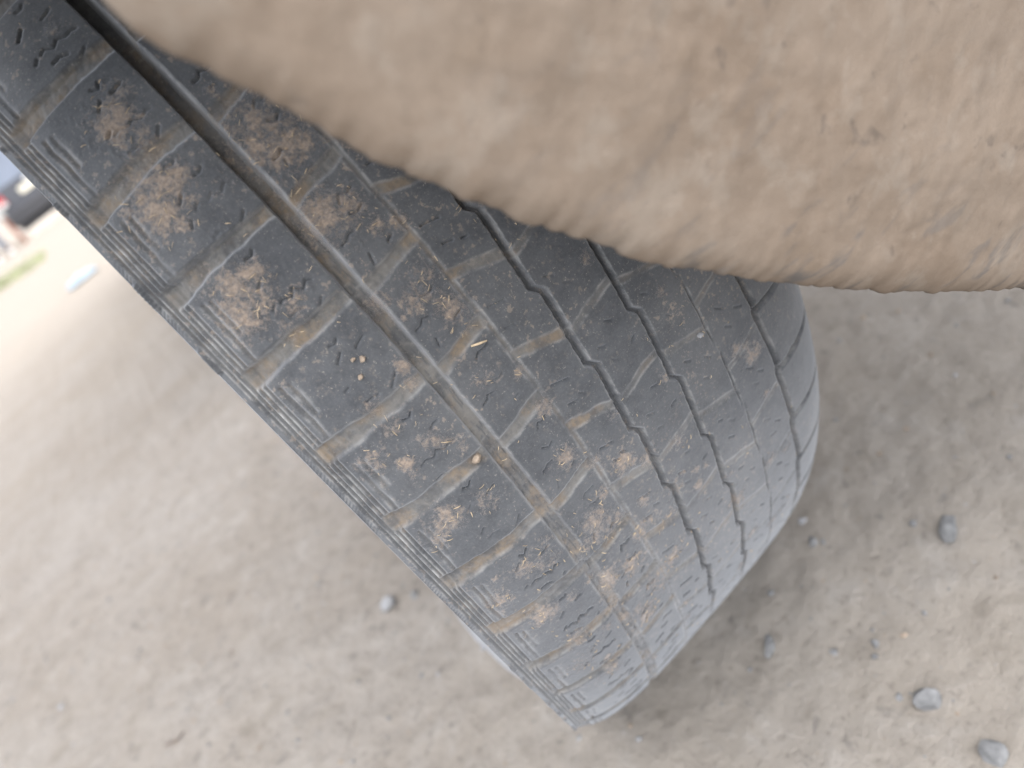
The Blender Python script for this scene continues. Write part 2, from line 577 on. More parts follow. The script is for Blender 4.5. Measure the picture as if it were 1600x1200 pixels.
    H = np.where(zone > 0, np.minimum(H, -zone * (1 - wv) * 1.35), H)
    G = np.maximum(G, zone * sst(.55, .15, wv) * .55)
    Eg = np.maximum(Eg, zone * sst(.55, .9, wv) * 1.5)
    # knurled band
    kz = sst(-105.0, -105.3, X) * sst(-106.75, -106.5, X)
    kn = .5 + .5 * np.cos((fr(S * 21) + (X + 106) * .6) * 2 * np.pi)
    kz = kz * sst(.3, .6, fbm(X / 6, S * 1.7, 70, 2)); H = H - kz * (1 - kn) * .4
    Eg = np.maximum(Eg, kz * kn * .6)
    # rubber nibs torn from the shoulder
    nb = sst(.70, .78, vn(S * 5, X * 0 + 3.3, 40)) * np.exp(-((X + 106.0) / .6) ** 2)
    H = H + nb * 1.6
    return H, G, Eg, row, blk


XM, SM = np.meshgrid(xc * 1000, sv, indexing='ij')
H, G, Eg, ROW, BLK = tread_fields(XM, SM)

# sipes: thin zigzag cuts in the middle of the blocks (x in mm, s within the block)
SIPES = [
    (0, [[(-69.6, .35), (-67.7, .34), (-65.6, .33)], [(-77.3, .51), (-75.6, .49), (-73, .53), (-70.9, .49), (-68.4, .54), (-66.3, .51), (-64.5, .53)],
         [(-77.6, .64), (-75.2, .64), (-72.8, .66)], [(-68.2, .69), (-65, .63)], [(-78.4, .38), (-75.8, .33)], [(-75, .22), (-73, .24), (-71.5, .21)],
         [(-71.5, .78), (-69.5, .76), (-67.5, .79)], [(-81, .52), (-79.3, .49)]]),
    (1, [[(-40, .16), (-38.5, .12), (-36.3, .14), (-34.2, .13)], [(-48.6, .56), (-46.6, .55), (-44.9, .52), (-42.8, .54)], [(-47, .76), (-46, .70)], [(-42, .34), (-39.5, .37), (-37.5, .35)], [(-38.5, .74), (-36, .72)]]),
    (2, [[(-24.6, .83), (-21.6, .86), (-18.3, .88)], [(-24.2, 1.14), (-20.6, 1.17)], [(-17.5, 1.12), (-15.5, 1.14)]]),
    (3, [[(-2, .95), (1, .99)], [(6, .8), (8.5, .83)], [(11, 1.12), (13.5, 1.10)], [(1, 1.22), (3, 1.25)]]),
    (4, [[(26, .9), (28.5, .94)], [(33, 1.05), (36, 1.1)], [(29, 1.22), (31, 1.26)]]),
    (5, [[(50, .6), (53, .66)], [(57, .78), (60, .84)], [(51, .95), (54, 1.0)]]),
]
xa = xc * 1000
for k in range(int(S_LO), int(S_HI)):
    for r_i, lines in SIPES:
        for ln in lines:
            if random.random() < .07: continue
            jx, js = random.uniform(-1.6, 1.6), random.uniform(-.06, .06)
            sc_ = random.uniform(.85, 1.15)
            cx0 = sum(p[0] for p in ln) / len(ln); cs0 = sum(p[1] for p in ln) / len(ln)
            pts = [(cx0 + (p[0] - cx0) * sc_ + jx + random.uniform(-.3, .3), (k + cs0 + (p[1] - cs0) * 1.15 + (cs0 - .5) * .35 * (r_i == 0) * 1.5 + js + random.uniform(-.012, .012))) for p in ln]
            wear = random.uniform(.35, 1.0) * (1.0 if r_i < 3 else .6)
            x0, x1 = min(p[0] for p in pts) - 2, max(p[0] for p in pts) + 2
            s0, s1 = min(p[1] for p in pts) - .08, max(p[1] for p in pts) + .08
            i0, i1 = np.searchsorted(xa, [x0, x1]); j0, j1 = np.searchsorted(sv, [s0, s1])
            if i1 <= i0 or j1 <= j0: continue
            A = XM[i0:i1, j0:j1]; B = SM[i0:i1, j0:j1] * PITCH_MM
            D = np.full(A.shape, 99.0)
            for (p, q) in zip(pts[:-1], pts[1:]):
                ax, ay, bx, by = p[0], p[1] * PITCH_MM, q[0], q[1] * PITCH_MM
                vx, vy = bx - ax, by - ay
                tt = np.clip(((A - ax) * vx + (B - ay) * vy) / (vx * vx + vy * vy + 1e-9), 0, 1)
                D = np.minimum(D, np.hypot(A - ax - tt * vx, B - ay - tt * vy))
            H[i0:i1, j0:j1] = np.minimum(H[i0:i1, j0:j1], -(1 - sst(.12, .62, D)) * 1.5 * wear)

# dried mud: patches seen on the blocks (x mm, s, radius mm)
PATCH = [(-79.2, 1.13, 8.6), (-86, 1.25, 6.8), (-47, 1.34, 10.1), (-42.3, 1.52, 8.9), (-85.3, 2.24, 6.5), (-85.9, 2.38, 7.6), (-47.9, 2.25, 7),
         (-41.8, 2.32, 5.5), (-74.3, 2.63, 5.4), (-44, 3.32, 5.4), (-37, 3.56, 6.6), (-77.4, 4.02, 4), (-82.8, 4.44, 3.1), (-69.9, .28, 5.2),
         (-76.1, .44, 7), (-72.5, .73, 3.5), (-31.1, 2.67, 3.3), (-43.4, 4.3, 4), (-44, 6.56, 7.3), (-51, 6.63, 4.7), (-84.9, 5.19, 5.9),
         (-82.1, 7.08, 6), (-29.7, 7.19, 5.5), (-70.3, 5.3, 4.7), (-36.2, 3.82, 3.3), (-48.5, 1.87, 3.1), (-37.4, 2.6, 3.1), (-36.6, 3.19, 6.1),
         (-39.6, 7.53, 7.1), (-34.3, 6.29, 3.6), (-67.3, 4.54, 2.2), (-83.1, 1.47, 4.5), (-81.9, 2.78, 3.9), (-75.3, 2.34, 3), (-64.1, 3.86, 2.6),
         (-32, 4.51, 2.3), (-46.7, 8.63, 6.2), (-78.9, 7.86, 5.8), (-46, 8.5, 9), (-40, 6.7, 9), (-82, 8.4, 8), (-33, 8.2, 8), (-74, 9.1, 7), (-52, 7.4, 6),
         (-38, 5.6, 5), (-20, 6.2, 5), (-14, 7.4, 5), (-22, 8.1, 6), (6, 6.6, 4), (-68, 6.4, 6), (-76, 6.3, 5), (-90, 4.2, 5), (-92, 5.3, 5), (-91, 6.5, 5)]
for _ in range(90):
    PATCH.append((random.uniform(-88, 60), random.uniform(-2, 11), random.uniform(1.5, 4) * (1 if random.random() < .7 else 1.5)))
MUD = np.zeros_like(H)
for n_, (px, ps, pr) in enumerate(PATCH):
    if n_ < 8: pr *= 1.25
    i0, i1 = np.searchsorted(xa, [px - 2.4 * pr, px + 2.4 * pr]); j0, j1 = np.searchsorted(sv, [ps - 2.4 * pr / PITCH_MM, ps + 2.4 * pr / PITCH_MM])
    if i1 <= i0 or j1 <= j0: continue
    A = XM[i0:i1, j0:j1] - px; B = (SM[i0:i1, j0:j1] - ps) * PITCH_MM
    MUD[i0:i1, j0:j1] = np.maximum(MUD[i0:i1, j0:j1], (random.uniform(.60, .88) if n_ > 7 else .84) * np.exp(-(A * A + B * B) / (pr * 1.35) ** 2))
MUD = np.clip(MUD * (.35 + 1.25 * fbm(XM / 6 + 3, SM * PITCH_MM / 6, 33, 4, .6)), 0, 1)
flake = sst(.45, .62, MUD + (fbm(XM / 1.8, SM * PITCH_MM / 1.8, 44, 4, .7) - .5) * 2) * (H > -.4)
H = H + flake * .16
# dirt crust on the bottom of the grooves
crk = fbm(XM / .8, SM * PITCH_MM / 5.5, 40, 3, .6)
crk = sst(.50, .36, crk) * (np.abs(XM + 56.2) < 2.7) * sst(1.2, 2.6, SM)
H = H - crk * .55; G = G * (1 - .65 * crk)
H = H + G * (XM > -97) * (fbm(XM / 1.6, SM * PITCH_MM / 2.4, 50, 3, .6) - .5) * .9
H = H + (fbm(XM / 12, SM * 3, 55, 3) - .5) * .35


def tread_verts(Xidx_x, Xidx_r, nx_, nr_, Hmm, S, pitch):
    th = TH0 - pitch * S
    x = Xidx_x[:, None] + Hmm * .001 * nx_[:, None]
    r = Xidx_r[:, None] + Hmm * .001 * nr_[:, None]
    return shape_tyre(x, r, th)


def shape_tyre(x, r, th):
    y = -r * np.cos(th); z = r * np.sin(th)
    # weight on the wheel: flat contact patch and a bulge of the sidewalls
    phi = np.arctan2(y, -z)
    bul = np.exp(-((phi + math.radians(8)) / math.radians(10)) ** 2)
    wx = sst(.095, .108, np.abs(x)) * sst(.215, .27, r)
    x = x + np.sign(x) * wx * bul * .009
    z = np.maximum(z, -R0 + TY + .0005 + .0 * z)
    return np.stack([x, np.broadcast_to(y, x.shape), z], -1)


TV = tread_verts(xc, rc, nX, nR, H, sv[None, :], DTH).reshape(-1, 3)
TF = grid_faces(NA, NS)
TN = vert_normals(TV, TF)
mid_i = (NA // 2) * NS + NS // 2
if TN[mid_i] @ (TV[mid_i]) < 0:
    TF = TF[:, ::-1]; TN = -TN
TC = np.stack([G, Eg, MUD, np.ones_like(G)], -1).reshape(-1, 4)


def sub_mesh(name, V, F, sel, N=None, C=None):
    f = F[sel]
    u, inv = np.unique(f.ravel(), return_inverse=True)
    return mesh_np(name, V[u], inv.reshape(f.shape), MAT['rubber'], None if N is None else N[u], None if C is None else C[u])


HUB = Vector((0, 0, R0))
fi = np.arange(NA - 1)[:, None] * NS + np.arange(NS - 1)[None, :]
def face_val(A, fn):
    return fn(fn(A[:-1, :-1], A[1:, :-1]), fn(A[:-1, 1:], A[1:, 1:])).ravel()
rowf = ROW[:-1, :-1].ravel(); blkf = BLK[:-1, :-1].ravel()
gmin = face_val(H, np.minimum)
xf = XM[:-1, :-1].ravel(); sf = SM[:-1, :-1].ravel()
gf_ = face_val(G, np.maximum)
thr = np.array([-.55, -.55, -.40, -.9, -.9, -.9, -.9])[np.clip(rowf, 0, 6)]
# groove faces stay with the tyre itself; sipes stay in their block
in_groove = (face_val(np.maximum(G, 0), np.maximum) > .5) & (gmin < -.3)
deep = np.zeros_like(in_groove)
for c_, hw_ in ((-7.8, 3.3), (19, 3.2), (67.2, 2.9)):
    deep |= (np.abs(xf - c_) < hw_) & (gmin < -1.2)
deep |= (rowf == 6) & (gmin < -1.0)
in_groove |= deep
rib_edges = [-98.6, -100.2, -101.9, -103.6, -105.0]
left = xf < rib_edges[0]
is_block = (~in_groove) & (~left) & (rowf >= 0) & (sf > -2.95) & (sf < 11.95)

# the rest of the circumference, coarser, and the sidewalls
S_END = S_LO + 2 * math.pi / DTH
NS2 = int((S_END - S_HI) * 7)
sv2 = np.linspace(S_HI, S_END, NS2)
XM2, SM2 = np.meshgrid(xc[::3] * 1000 if False else xc * 1000, sv2, indexing='ij')
H2, G2_, E2, _, _ = tread_fields(XM2, SM2)
bl = sst(S_HI, S_HI + .6, SM2) * (1 - sst(S_END - .6, S_END, SM2))
H2 = H2 * 0.9
H2[:, 0] = H[:, -1]; H2[:, -1] = H[:, 0]
V2 = tread_verts(xc, rc, nX, nR, H2, sv2[None, :], DTH).reshape(-1, 3)
F2 = grid_faces(NA, NS2)
if TF[0, 1] < TF[0, 3] : F2 = F2[:, ::-1] if (F2[0, 1] > F2[0, 3]) else F2
else: F2 = F2 if (F2[0, 1] > F2[0, 3]) else F2[:, ::-1]
C2 = np.stack([G2_, E2, np.zeros_like(G2_), np.ones_like(G2_)], -1).reshape(-1, 4)

car = (~is_block) & (~left)
u = np.unique(TF[car].ravel())
remap = np.full(len(TV), -1); remap[u] = np.arange(len(u))
Vc = np.concatenate([TV[u], V2]); Fc = np.concatenate([remap[TF[car]], F2 + len(u)])
Cc = np.concatenate([TC[u], C2]); Nc = np.concatenate([TN[u], vert_normals(V2, F2)])
tyre = link("tyre", mesh_np("tyre", Vc, Fc, MAT['rubber'], Nc, Cc), None, truck, HUB + OFF)
tag(tyre, "worn grey tyre with dirt packed in its tread grooves")
n_blocks = 0
order = sorted(set(zip(rowf[is_block].tolist(), blkf[is_block].tolist())))
for (ri, bi) in order:
    sel = is_block & (rowf == ri) & (blkf == bi)
    if sel.sum() < 60: 
        continue
    b_ = link("tread_block", sub_mesh("tread_block", TV, TF, sel, TN, TC), None, tyre)
    n_blocks += 1
for a, b in zip(rib_edges[:-1], rib_edges[1:]):
    sel = left & (xf < a) & (xf >= b)
    link("shoulder_rib", sub_mesh("shoulder_rib", TV, TF, sel, TN, TC), None, tyre)
link("knurled_band", sub_mesh("knurled_band", TV, TF, left & (xf < rib_edges[-1]), TN, TC), None, tyre)

for sgn in (-1, 1):
    q0 = -.0060 if sgn < 0 else 0.0
    pr = [(.1128 + q0, float(prof_r(np.array([sgn * (.1128 + q0)]))[0])), (.1131 + q0, .310 - q0 * .6), (.1132 + q0, .302 - q0 * .4), (.1131 + q0, .289), (.1127 + q0, .276), (.1115 + q0, .262),
          (.109 + q0 * .8, .246), (.1055 + q0 * .5, .230), (.101, .217), (.0955, .207), (.089, .201)]
    px_ = np.array([sgn * p[0] for p in pr]); pr_ = np.array([p[1] for p in pr])
    tt = np.linspace(0, len(pr) - 1, 45)
    pxx = np.interp(tt, range(len(pr)), px_); prr = np.interp(tt, range(len(pr)), pr_)
    NT = 480
    th = np.linspace(0, 2 * np.pi, NT)
    ring = .0008 * np.exp(-((prr - .236) / .002) ** 2) + .0006 * np.exp(-((prr - .29) / .0015) ** 2)
    V = shape_tyre(np.repeat((pxx + sgn * ring)[:, None], NT, 1), np.repeat(prr[:, None], NT, 1), th[None, :]).reshape(-1, 3)
    F = grid_faces(len(pxx), NT)
    N = vert_normals(V, F)
    if N[NT * 20][0] * sgn < 0: F = F[:, ::-1]; N = -N
    C = np.zeros((len(V), 4)); C[:, 1] = .25; C[:, 3] = 1
    link("sidewall", mesh_np("sidewall", V, F, MAT['rubber'], N, C), None, tyre)

# ---- rim and hub
mb = MB()
mb.lathe([(-.092, .208), (-.094, .200), (-.085, .192), (-.06, .178), (.05, .172), (.08, .190), (.090, .200), (.089, .208), (.078, .196), (.05, .178), (-.06, .184), (-.08, .196)], 'x', 64, (0, 0, 0), True)
rim = mb.build("wheel_rim", MAT['steel'], truck, HUB + OFF)
mb = MB(); mb.lathe([(-.045, .0), (-.045, .04), (-.035, .055), (-.025, .09), (-.030, .13), (-.022, .165), (-.014, .177), (-.008, .177), (-.016, .163), (-.024, .13), (-.019, .09), (-.029, .05), (-.038, .0)], 'x', 64)
mb.build("wheel_disc", MAT['steel'], rim)
for k in range(5):
    a = 2 * math.pi * k / 5
    mb = MB(); mb.lathe([(-.046, 0), (-.046, .010), (-.022, .011), (-.022, 0)], 'x', 6, (0, .062 * math.cos(a), .062 * math.sin(a)))
    mb.build("wheel_nut", MAT['bolt'], rim, None, False)
mb = MB(); mb.lathe([(-.02, .11), (-.02, .135), (.06, .135), (.06, .05), (.075, .045), (1.2, .04)], 'x', 40)
mb.build("axle", MAT['under'], truck, HUB + OFF)

# ---- mudguard ------------------------------------------------------
# outline of the lower edge as seen from behind, in the upright sheet that hangs behind the wheel (x, z)
RAYS = [(.145, .983, .116), (.151, .986, .070), (.182, .983, .011), (.209, .977, -.048), (.236, .966, -.102), (.259, .952, -.163),
        (.293, .927, -.236), (.330, .898, -.292), (.358, .862, -.358), (.386, .837, -.388), (.421, .800, -.428), (.451, .753, -.479),
        (.490, .700, -.519), (.527, .646, -.553), (.579, .565, -.587), (.635, .461, -.620)]
MG_Y = -.410
edge = [(CAM.x + d[0] * (MG_Y - CAM.y) / d[1], CAM.z + d[2] * (MG_Y - CAM.y) / d[1]) for d in RAYS]
edge = [(edge[0][0] - .006, edge[0][1] + .25), (edge[0][0] - .004, edge[0][1] + .08)] + edge
lx, lz = edge[-1]
edge += [(lx + .05, lz - .045), (lx + .12, lz - .10)]
edge = np.array(edge)
seg = np.concatenate([[0], np.cumsum(np.hypot(*np.diff(edge, axis=0).T))])
NE = 460
q = np.linspace(0, seg[-1], NE)
ex = np.interp(q, seg, edge[:, 0]); ez = np.interp(q, seg, edge[:, 1])
ker = np.hanning(23); ker /= ker.sum()
pad = lambda a: np.concatenate([2 * a[0] - a[11:0:-1], a, 2 * a[-1] - a[-2:-13:-1]])
ex = np.convolve(pad(ex), ker, 'valid'); ez = np.convolve(pad(ez), ker, 'valid')
tp = .0036 * (1 - sst(-.03, .06, ex)); ex = ex + tp * .86; ez = ez + tp * .51
NC = 150
v = np.concatenate([np.linspace(0, .06, 60),   .06 + .36 * np.linspace(0, 1, NC - 60)[1:] ** 1.4])
NC = len(v)
ux, uz = .86, .51               # the sheet spreads inward and up from its free edge
jag = (fbm(q * 34, q * 0, 60, 5, .62) - .5) * .0050 + (fbm(q * 300, q * 0 + 5, 61, 2) - .5) * .0016
w_ = np.exp(-v / .02)
PX = ex[:, None] + ux * v[None, :] + jag[:, None] * w_[None, :] * ux
PZ = ez[:, None] + uz * v[None, :] * (1 - .0 * v[None, :]) + jag[:, None] * w_[None, :] * uz
lump = (fbm(PX * 28, PZ * 28, 62, 4, .55) - .5) * .0034 + (fbm(PX * 110, PZ * 110, 63, 4, .6) - .5) * .0016
PYf = MG_Y - .004 * sst(0, .05, np.broadcast_to(v, PX.shape)) - lump * (.35 + .65 * sst(0, .012, np.broadcast_to(v, PX.shape)))
PYf = PYf + .006 * np.exp(-np.broadcast_to(v, PX.shape) / .0035)      # rolled edge
PYb = np.full_like(PYf, MG_Y + .0085)
Vf = np.stack([PX, PYf, PZ], -1).reshape(-1, 3); Vb = np.stack([PX, PYb, PZ], -1).reshape(-1, 3)
Ff = grid_faces(NE, NC); n0 = len(Vf)
idx = np.arange(NE * NC).reshape(NE, NC)
bd = np.concatenate([idx[:, 0], idx[-1, 1:], idx[-2::-1, -1], idx[0, -2:0:-1]])
b2 = np.roll(bd, -1)
side = np.stack([bd, b2, b2 + n0, bd + n0], 1)
MV = np.concatenate([Vf, Vb]); MF = np.concatenate([Ff[:, ::-1], Ff + n0, side])
cr = np.exp(-np.broadcast_to(v, PX.shape) / .035) * sst(-.05, .05, PX)
cr = np.concatenate([cr.ravel(), cr.ravel()])
me = mesh_np("mudguard", MV, MF, MAT['mud'], None, np.stack([cr, cr * 0, cr * 0, cr * 0 + 1], 1))
import bmesh
bm = bmesh.new(); bm.from_mesh(me); bmesh.ops.recalc_face_normals(bm, faces=bm.faces); bm.to_mesh(me); bm.free()
guard = link("mudguard", me, None, truck, OFF)
tag(guard, "mudguard caked all over in pale beige dried mud")

# ---- body over the wheel
mb = MB()
AR, BX0, BX1 = .425, -.110, 1.50
ang = np.linspace(math.radians(33), math.radians(168), 36)
arch = [(-AR * math.cos(a), R0 + AR * math.sin(a)) for a in ang]     # rear to front over the wheel
WB = 2.75
arch2 = [(WB - AR * math.cos(a), R0 + AR * math.sin(a)) for a in np.linspace(math.radians(12), math.radians(168), 30)]
FX1 = .19
vs = []; fs = []
ztop = lambda a: R0 + (AR + .05) * math.sin(a) + .05
for k, (yy, zz) in enumerate(arch):
    zt = max(.80, R0 + (AR + .07) * math.sin(ang[k])) if abs(yy) < .36 else .80
    zt = .70 + .15 * math.sin(ang[k]) ** .5
    bx = BX0 - .045 * float(sst(math.radians(112), math.radians(80), ang[k]))  # rear of arch widened out of view to shade the upper tread
    vs += [(bx, yy, zz), (bx - .003, yy, (zz + zt) / 2), (bx + .02, yy, zt), (FX1, yy, zt), (FX1, yy, zz)]
for i in range(len(arch) - 1):
    a = i * 5; b = a + 5
    for k in range(4): fs.append((a + k, a + k + 1, b + k + 1, b + k))
fs.append(tuple(range(5))); e = (len(arch) - 1) * 5; fs.append(tuple(e + k for k in range(5)))
mb.add(vs, fs)
fender = mb.build("fender", MAT['paint'], truck, OFF)
WB = 2.95
arch2 = [(WB - AR * math.cos(a), R0 + AR * math.sin(a)) for a in np.linspace(math.radians(10), math.radians(170), 30)]
low = [(.95, .42), (1.2, .40), (WB - .45, .40)] + arch2 + [(WB + .5, .40), (WB + .8, .45)]
top = lambda y: 1.02 if y < 2.7 else 1.02 - (y - 2.7) * .12
mb = MB()
vs = []; fs = []
for i, (yy, zz) in enumerate(low):
    zt = max(top(yy), zz + .01)
    vs += [(BX0, yy, zz), (BX0 - .004, yy, (zz + zt) / 2), (BX0, yy, zt), (BX1, yy, zt), (BX1 + .010, yy, (zz + zt) / 2), (BX1, yy, zz)]
for i in range(len(low) - 1):
    a = i * 6; b = a + 6
    for k in range(5): fs.append((a + k, a + k + 1, b + k + 1, b + k))
fs.append(tuple(range(6))); e = (len(low) - 1) * 6; fs.append(tuple(e + k for k in range(6)))
mb.add(vs, fs)
body = mb.build("body", MAT['paint'], truck, OFF)
# wheel housing
mb = MB()
vs = []; fs = []
for k, (yy, zz) in enumerate(arch):
    vs += [(BX0 + .003 - .045 * float(sst(math.radians(112), math.radians(80), ang[k])), yy, zz - .003), (.187, yy, zz - .003)]  # follows the fender's unseen widening, shaped to deepen shade on the tread
for i in range(len(arch) - 1): fs.append((2 * i, 2 * i + 1, 2 * i + 3, 2 * i + 2))
mb.add(vs, fs)
mb.build("wheel_housing", MAT['under'], fender)
for xx in (.42, .98):
    mb = MB(); mb.box((xx, 1.2, .52), (.07, 3.1, .14), .012); mb.build("chassis_rail", MAT['under'], truck, OFF)
mb = MB(); mb.box((.16, -.405, .66), (.36, .03, .04), .006); mb.build("guard_bracket", MAT['under'], guard, -OFF)
# cabin
mb = MB()
sec = [(.955, 1.03, 0), (1.0, 1.60, .10), (1.12, 1.66, .13), (1.9, 1.67, .13), (2.05, 1.60, .12), (2.69, 1.03, .04)]
vs = []; fs = []
for yy, zz, ins in sec:
    vs += [(BX0 + .02, yy, 1.0205), (BX0 + .02 + ins, yy, zz), (BX1 - .02 - ins, yy, zz), (BX1 - .02, yy, 1.0205)]
for i in range(len(sec) - 1):
    a = 4 * i; b = a + 4
    for k in range(3): fs.append((a + k, a + k + 1, b + k + 1, b + k))
fs.append((0, 1, 2, 3)); fs.append((20, 21, 22, 23))
mb.add(vs, fs); cab = mb.build("cabin", MAT['paint'], truck, OFF)
for y0, y1 in ((1.08, 1.55), (1.62, 2.15)):
    mb = MB(); mb.box((BX0 + .065, (y0 + y1) / 2, 1.33), (.012, y1 - y0, .36), .004, None)
    mb.build("side_window", MAT['glass'], cab)

# ------------------------------------------------------------------ stones and bits on the dirt
def stone(name, x, y, sx, sy, sz, mat, label, cat="stone", group=None, seed=0, rot=0, z=None, sink=.3):
    rr = random.Random(seed)
    import bmesh
    bm = bmesh.new(); bmesh.ops.create_icosphere(bm, subdivisions=3, radius=1)
    sx, sy, sz = sx * .98, sy * .98, sz * .98
    planes = []
    for _ in range(13):
        n = Vector((rr.gauss(0, 1), rr.gauss(0, 1), rr.gauss(0, 1))).normalized(); planes.append((n, rr.uniform(.5, .82)))
    for vtx in bm.verts:
        for n, d in planes:
            h = vtx.co.dot(n) - d
            if h > 0: vtx.co -= n * h * .98
        vtx.co *= 1 + rr.uniform(-.02, .02)
        vtx.co = Vector((vtx.co.x * sx, vtx.co.y * sy, vtx.co.z * sz))
    me = bpy.data.meshes.new(name); bm.to_mesh(me); bm.free()
    me.polygons.foreach_set("use_smooth", [True] * len(me.polygons)); me.set_sharp_from_angle(angle=math.radians(30))
    o = link(name, me, mat)
    o.rotation_euler = (rr.uniform(-.2, .2), rr.uniform(-.2, .2), rot)
    zz = gz(x, y) if z is None else z
    o.location = (x, y, zz + sz * (1 - 2 * sink) * .8)
    return tag(o, label, cat, group)


st = "stones lying on the dirt"
stone("stone", .172, -.277, .0125, .010, .009, MAT['stone'], "rounded grey stone on the dirt right of the tyre, uppermost of three", "stone", st, 1, .5)
stone("stone", .057, -.330, .0100, .0095, .009, MAT['stone'], "angular pale grey stone lying on dirt towards the lower right", "stone", st, 5, .9)
stone("stone", .030, -.226, .0105, .0050, .008, MAT['stone'], "narrow upright grey stone on the dirt below the tyre", "stone", st, 8, .7)
stone("stone", .050, -.376, .0100, .0085, .008, MAT['stone'], "grey stone cut by the bottom edge at the lower right corner", "stone", st, 13, .2)
stone("stone", -.160, .140, .0100, .0100, .011, MAT['pale'], "whitish stone on the dirt left of the tyre", "stone", st, 21, .2)
stone("stone", -.133, .122, .0060, .0070, .006, MAT['stone'], "small dark grey stone beside the whitish stone near the tyre", "stone", st, 25, .2)
pb = "small pebbles on the dirt"
stone("pebble", .131, -.180, .0036, .0036, .003, MAT['pale'], "tiny cream pebble on the dirt close by the tyre's right edge", "pebble", pb, 31)
stone("pebble", .118, -.200, .0058, .0046, .004, MAT['stone'], "dull grey pebble just below the cream pebble by the tyre", "pebble", pb, 33, .4)
stone("pebble", .072, -.285, .0045, .0034, .003, MAT['stone'], "flat grey pebble between the narrow stone and the angular stone", "pebble", pb, 37, 1.0)
stone("pebble", -.118, -.020, .0032, .0032, .003, MAT['pale'], "tiny white pebble against the tyre's left foot", "pebble", pb, 41)
stone("pebble", .165, -.255, .0040, .0030, .003, MAT['stone'], "low grey pebble left of the rounded stone", "pebble", pb, 43)
stone("pebble", -.58, .53, .006, .005, .004, MAT['pale'], "white chip lying on open dirt at the lower left", "pebble", pb, 47)

# stones caught in the tread: placed on the tyre surface at (x mm, s)
def on_tyre(xmm, s, h=0.0):
    th = TH0 - DTH * s; r = float(prof_r(np.array([xmm / 1000]))[0]) + h
    return Vector((xmm / 1000, -r * math.cos(th), R0 + r * math.sin(th)))


def on_tyre_stone(xmm, s, r, mat, label, seed):
    p = on_tyre(xmm, s, r * .35)
    o = stone("pebble", p.x, p.y, r, r * .85, r * .8, mat, label, "pebble", "grit stuck to the tread", seed)
    o.location = p
    return o


on_tyre_stone(-63.5, 4.86, .0024, MAT['brownstone'], "brown pebble lodged where a cross groove meets the main groove", 51)
on_tyre_stone(-70.3, 3.39, .0015, MAT['brownstone'], "largest of three dirt crumbs on a tread block", 52)
on_tyre_stone(-72.5, 3.34, .0012, MAT['brownstone'], "middle dirt crumb of three on a tread block", 53)
on_tyre_stone(-74.8, 3.50, .0013, MAT['brownstone'], "lowest dirt crumb of three on a tread block", 54)
on_tyre_stone(37.3, 5.74, .0016, MAT['pale'], "tiny white chip on the smooth right side of the tread", 55)

# straw flecks on the tread
mb = MB()
def fleck(xmm, s, L, ang, r=.00022):
    a = on_tyre(xmm - L / 2 * math.cos(ang), s - L / 2 * math.sin(ang) / PITCH_MM, .0004)
    c = on_tyre(xmm, s, .0007)
    b = on_tyre(xmm + L / 2 * math.cos(ang), s + L / 2 * math.sin(ang) / PITCH_MM, .0004)
    mb.tube([a, c, b], [r, r * 1.2, r * .7], 5)
fleck(-36.9, 4.02, 6.0, .4, .0004)
for (px, ps, pr) in PATCH[:54]:
    for _ in range(int(pr * 1.1)):
        fleck(px + random.gauss(0, pr * .7), ps + random.gauss(0, pr * .7) / PITCH_MM, random.uniform(.8, 2.8), random.uniform(0, 3.14), random.uniform(.00006, .00013))
for _ in range(160):
    fleck(random.uniform(-88, 70), random.uniform(-2, 11), random.uniform(.7, 2.2), random.uniform(0, 3.14), random.uniform(.00006, .00013))
fl = mb.build("straw_flecks", MAT['straw'])
tag(fl, "dry straw flecks scattered over the tyre tread", "straw", None, "stuff")

# loose grit on the ground
import itertools
ico = None
def grit(name, n, region, smin, smax, mat, label):
    import bmesh
    bm = bmesh.new(); bmesh.ops.create_icosphere(bm, subdivisions=1, radius=1)
    bv = np.array([v_.co[:] for v_ in bm.verts]); bf = np.array([[v_.index for v_ in f_.verts] for f_ in bm.faces]); bm.free()
    Vs = []; Fs = []
    for i in range(n):
        x = random.uniform(region[0], region[1]); y = random.uniform(region[2], region[3])
        s = smin * (smax / smin) ** (random.random() ** 2.2)
        V = bv * (1 + RNG.uniform(-.28, .28, (len(bv), 1))) * np.array([s, s * random.uniform(.6, 1), s * random.uniform(.4, .8)])
        a = random.uniform(0, 6.28); ca, sa = math.cos(a), math.sin(a)
        V = np.stack([V[:, 0] * ca - V[:, 1] * sa + x, V[:, 0] * sa + V[:, 1] * ca + y, V[:, 2] + s * .15], 1)
        Vs.append(V); Fs.append(bf + 12 * i * 1 if False else bf + len(bv) * i)
    V = np.concatenate(Vs)
    cx_ = V.reshape(n, -1, 3)[:, :, :2].mean(1)
    V.reshape(n, -1, 3)[:, :, 2] += ground_z(cx_[:, 0], cx_[:, 1])[:, None]
    o = link(name, mesh_np(name, V, np.concatenate(Fs), mat, smooth=False))
    tag(o, label, "grit", None, "stuff")
grit("gravel", 1500, (-.75, .45, -.52, .95), .0006, .0034, MAT['stone'], "fine grey grit strewn over the dirt")
grit("gravel", 500, (-.75, .45, -.52, .95), .0006, .0026, MAT['pale'], "fine whitish grit strewn over the dirt")
grit("gravel", 900, (-.75, .45, -.52, .95), .0006, .0030, MAT['brownstone'], "fine brown grit strewn over the dirt")

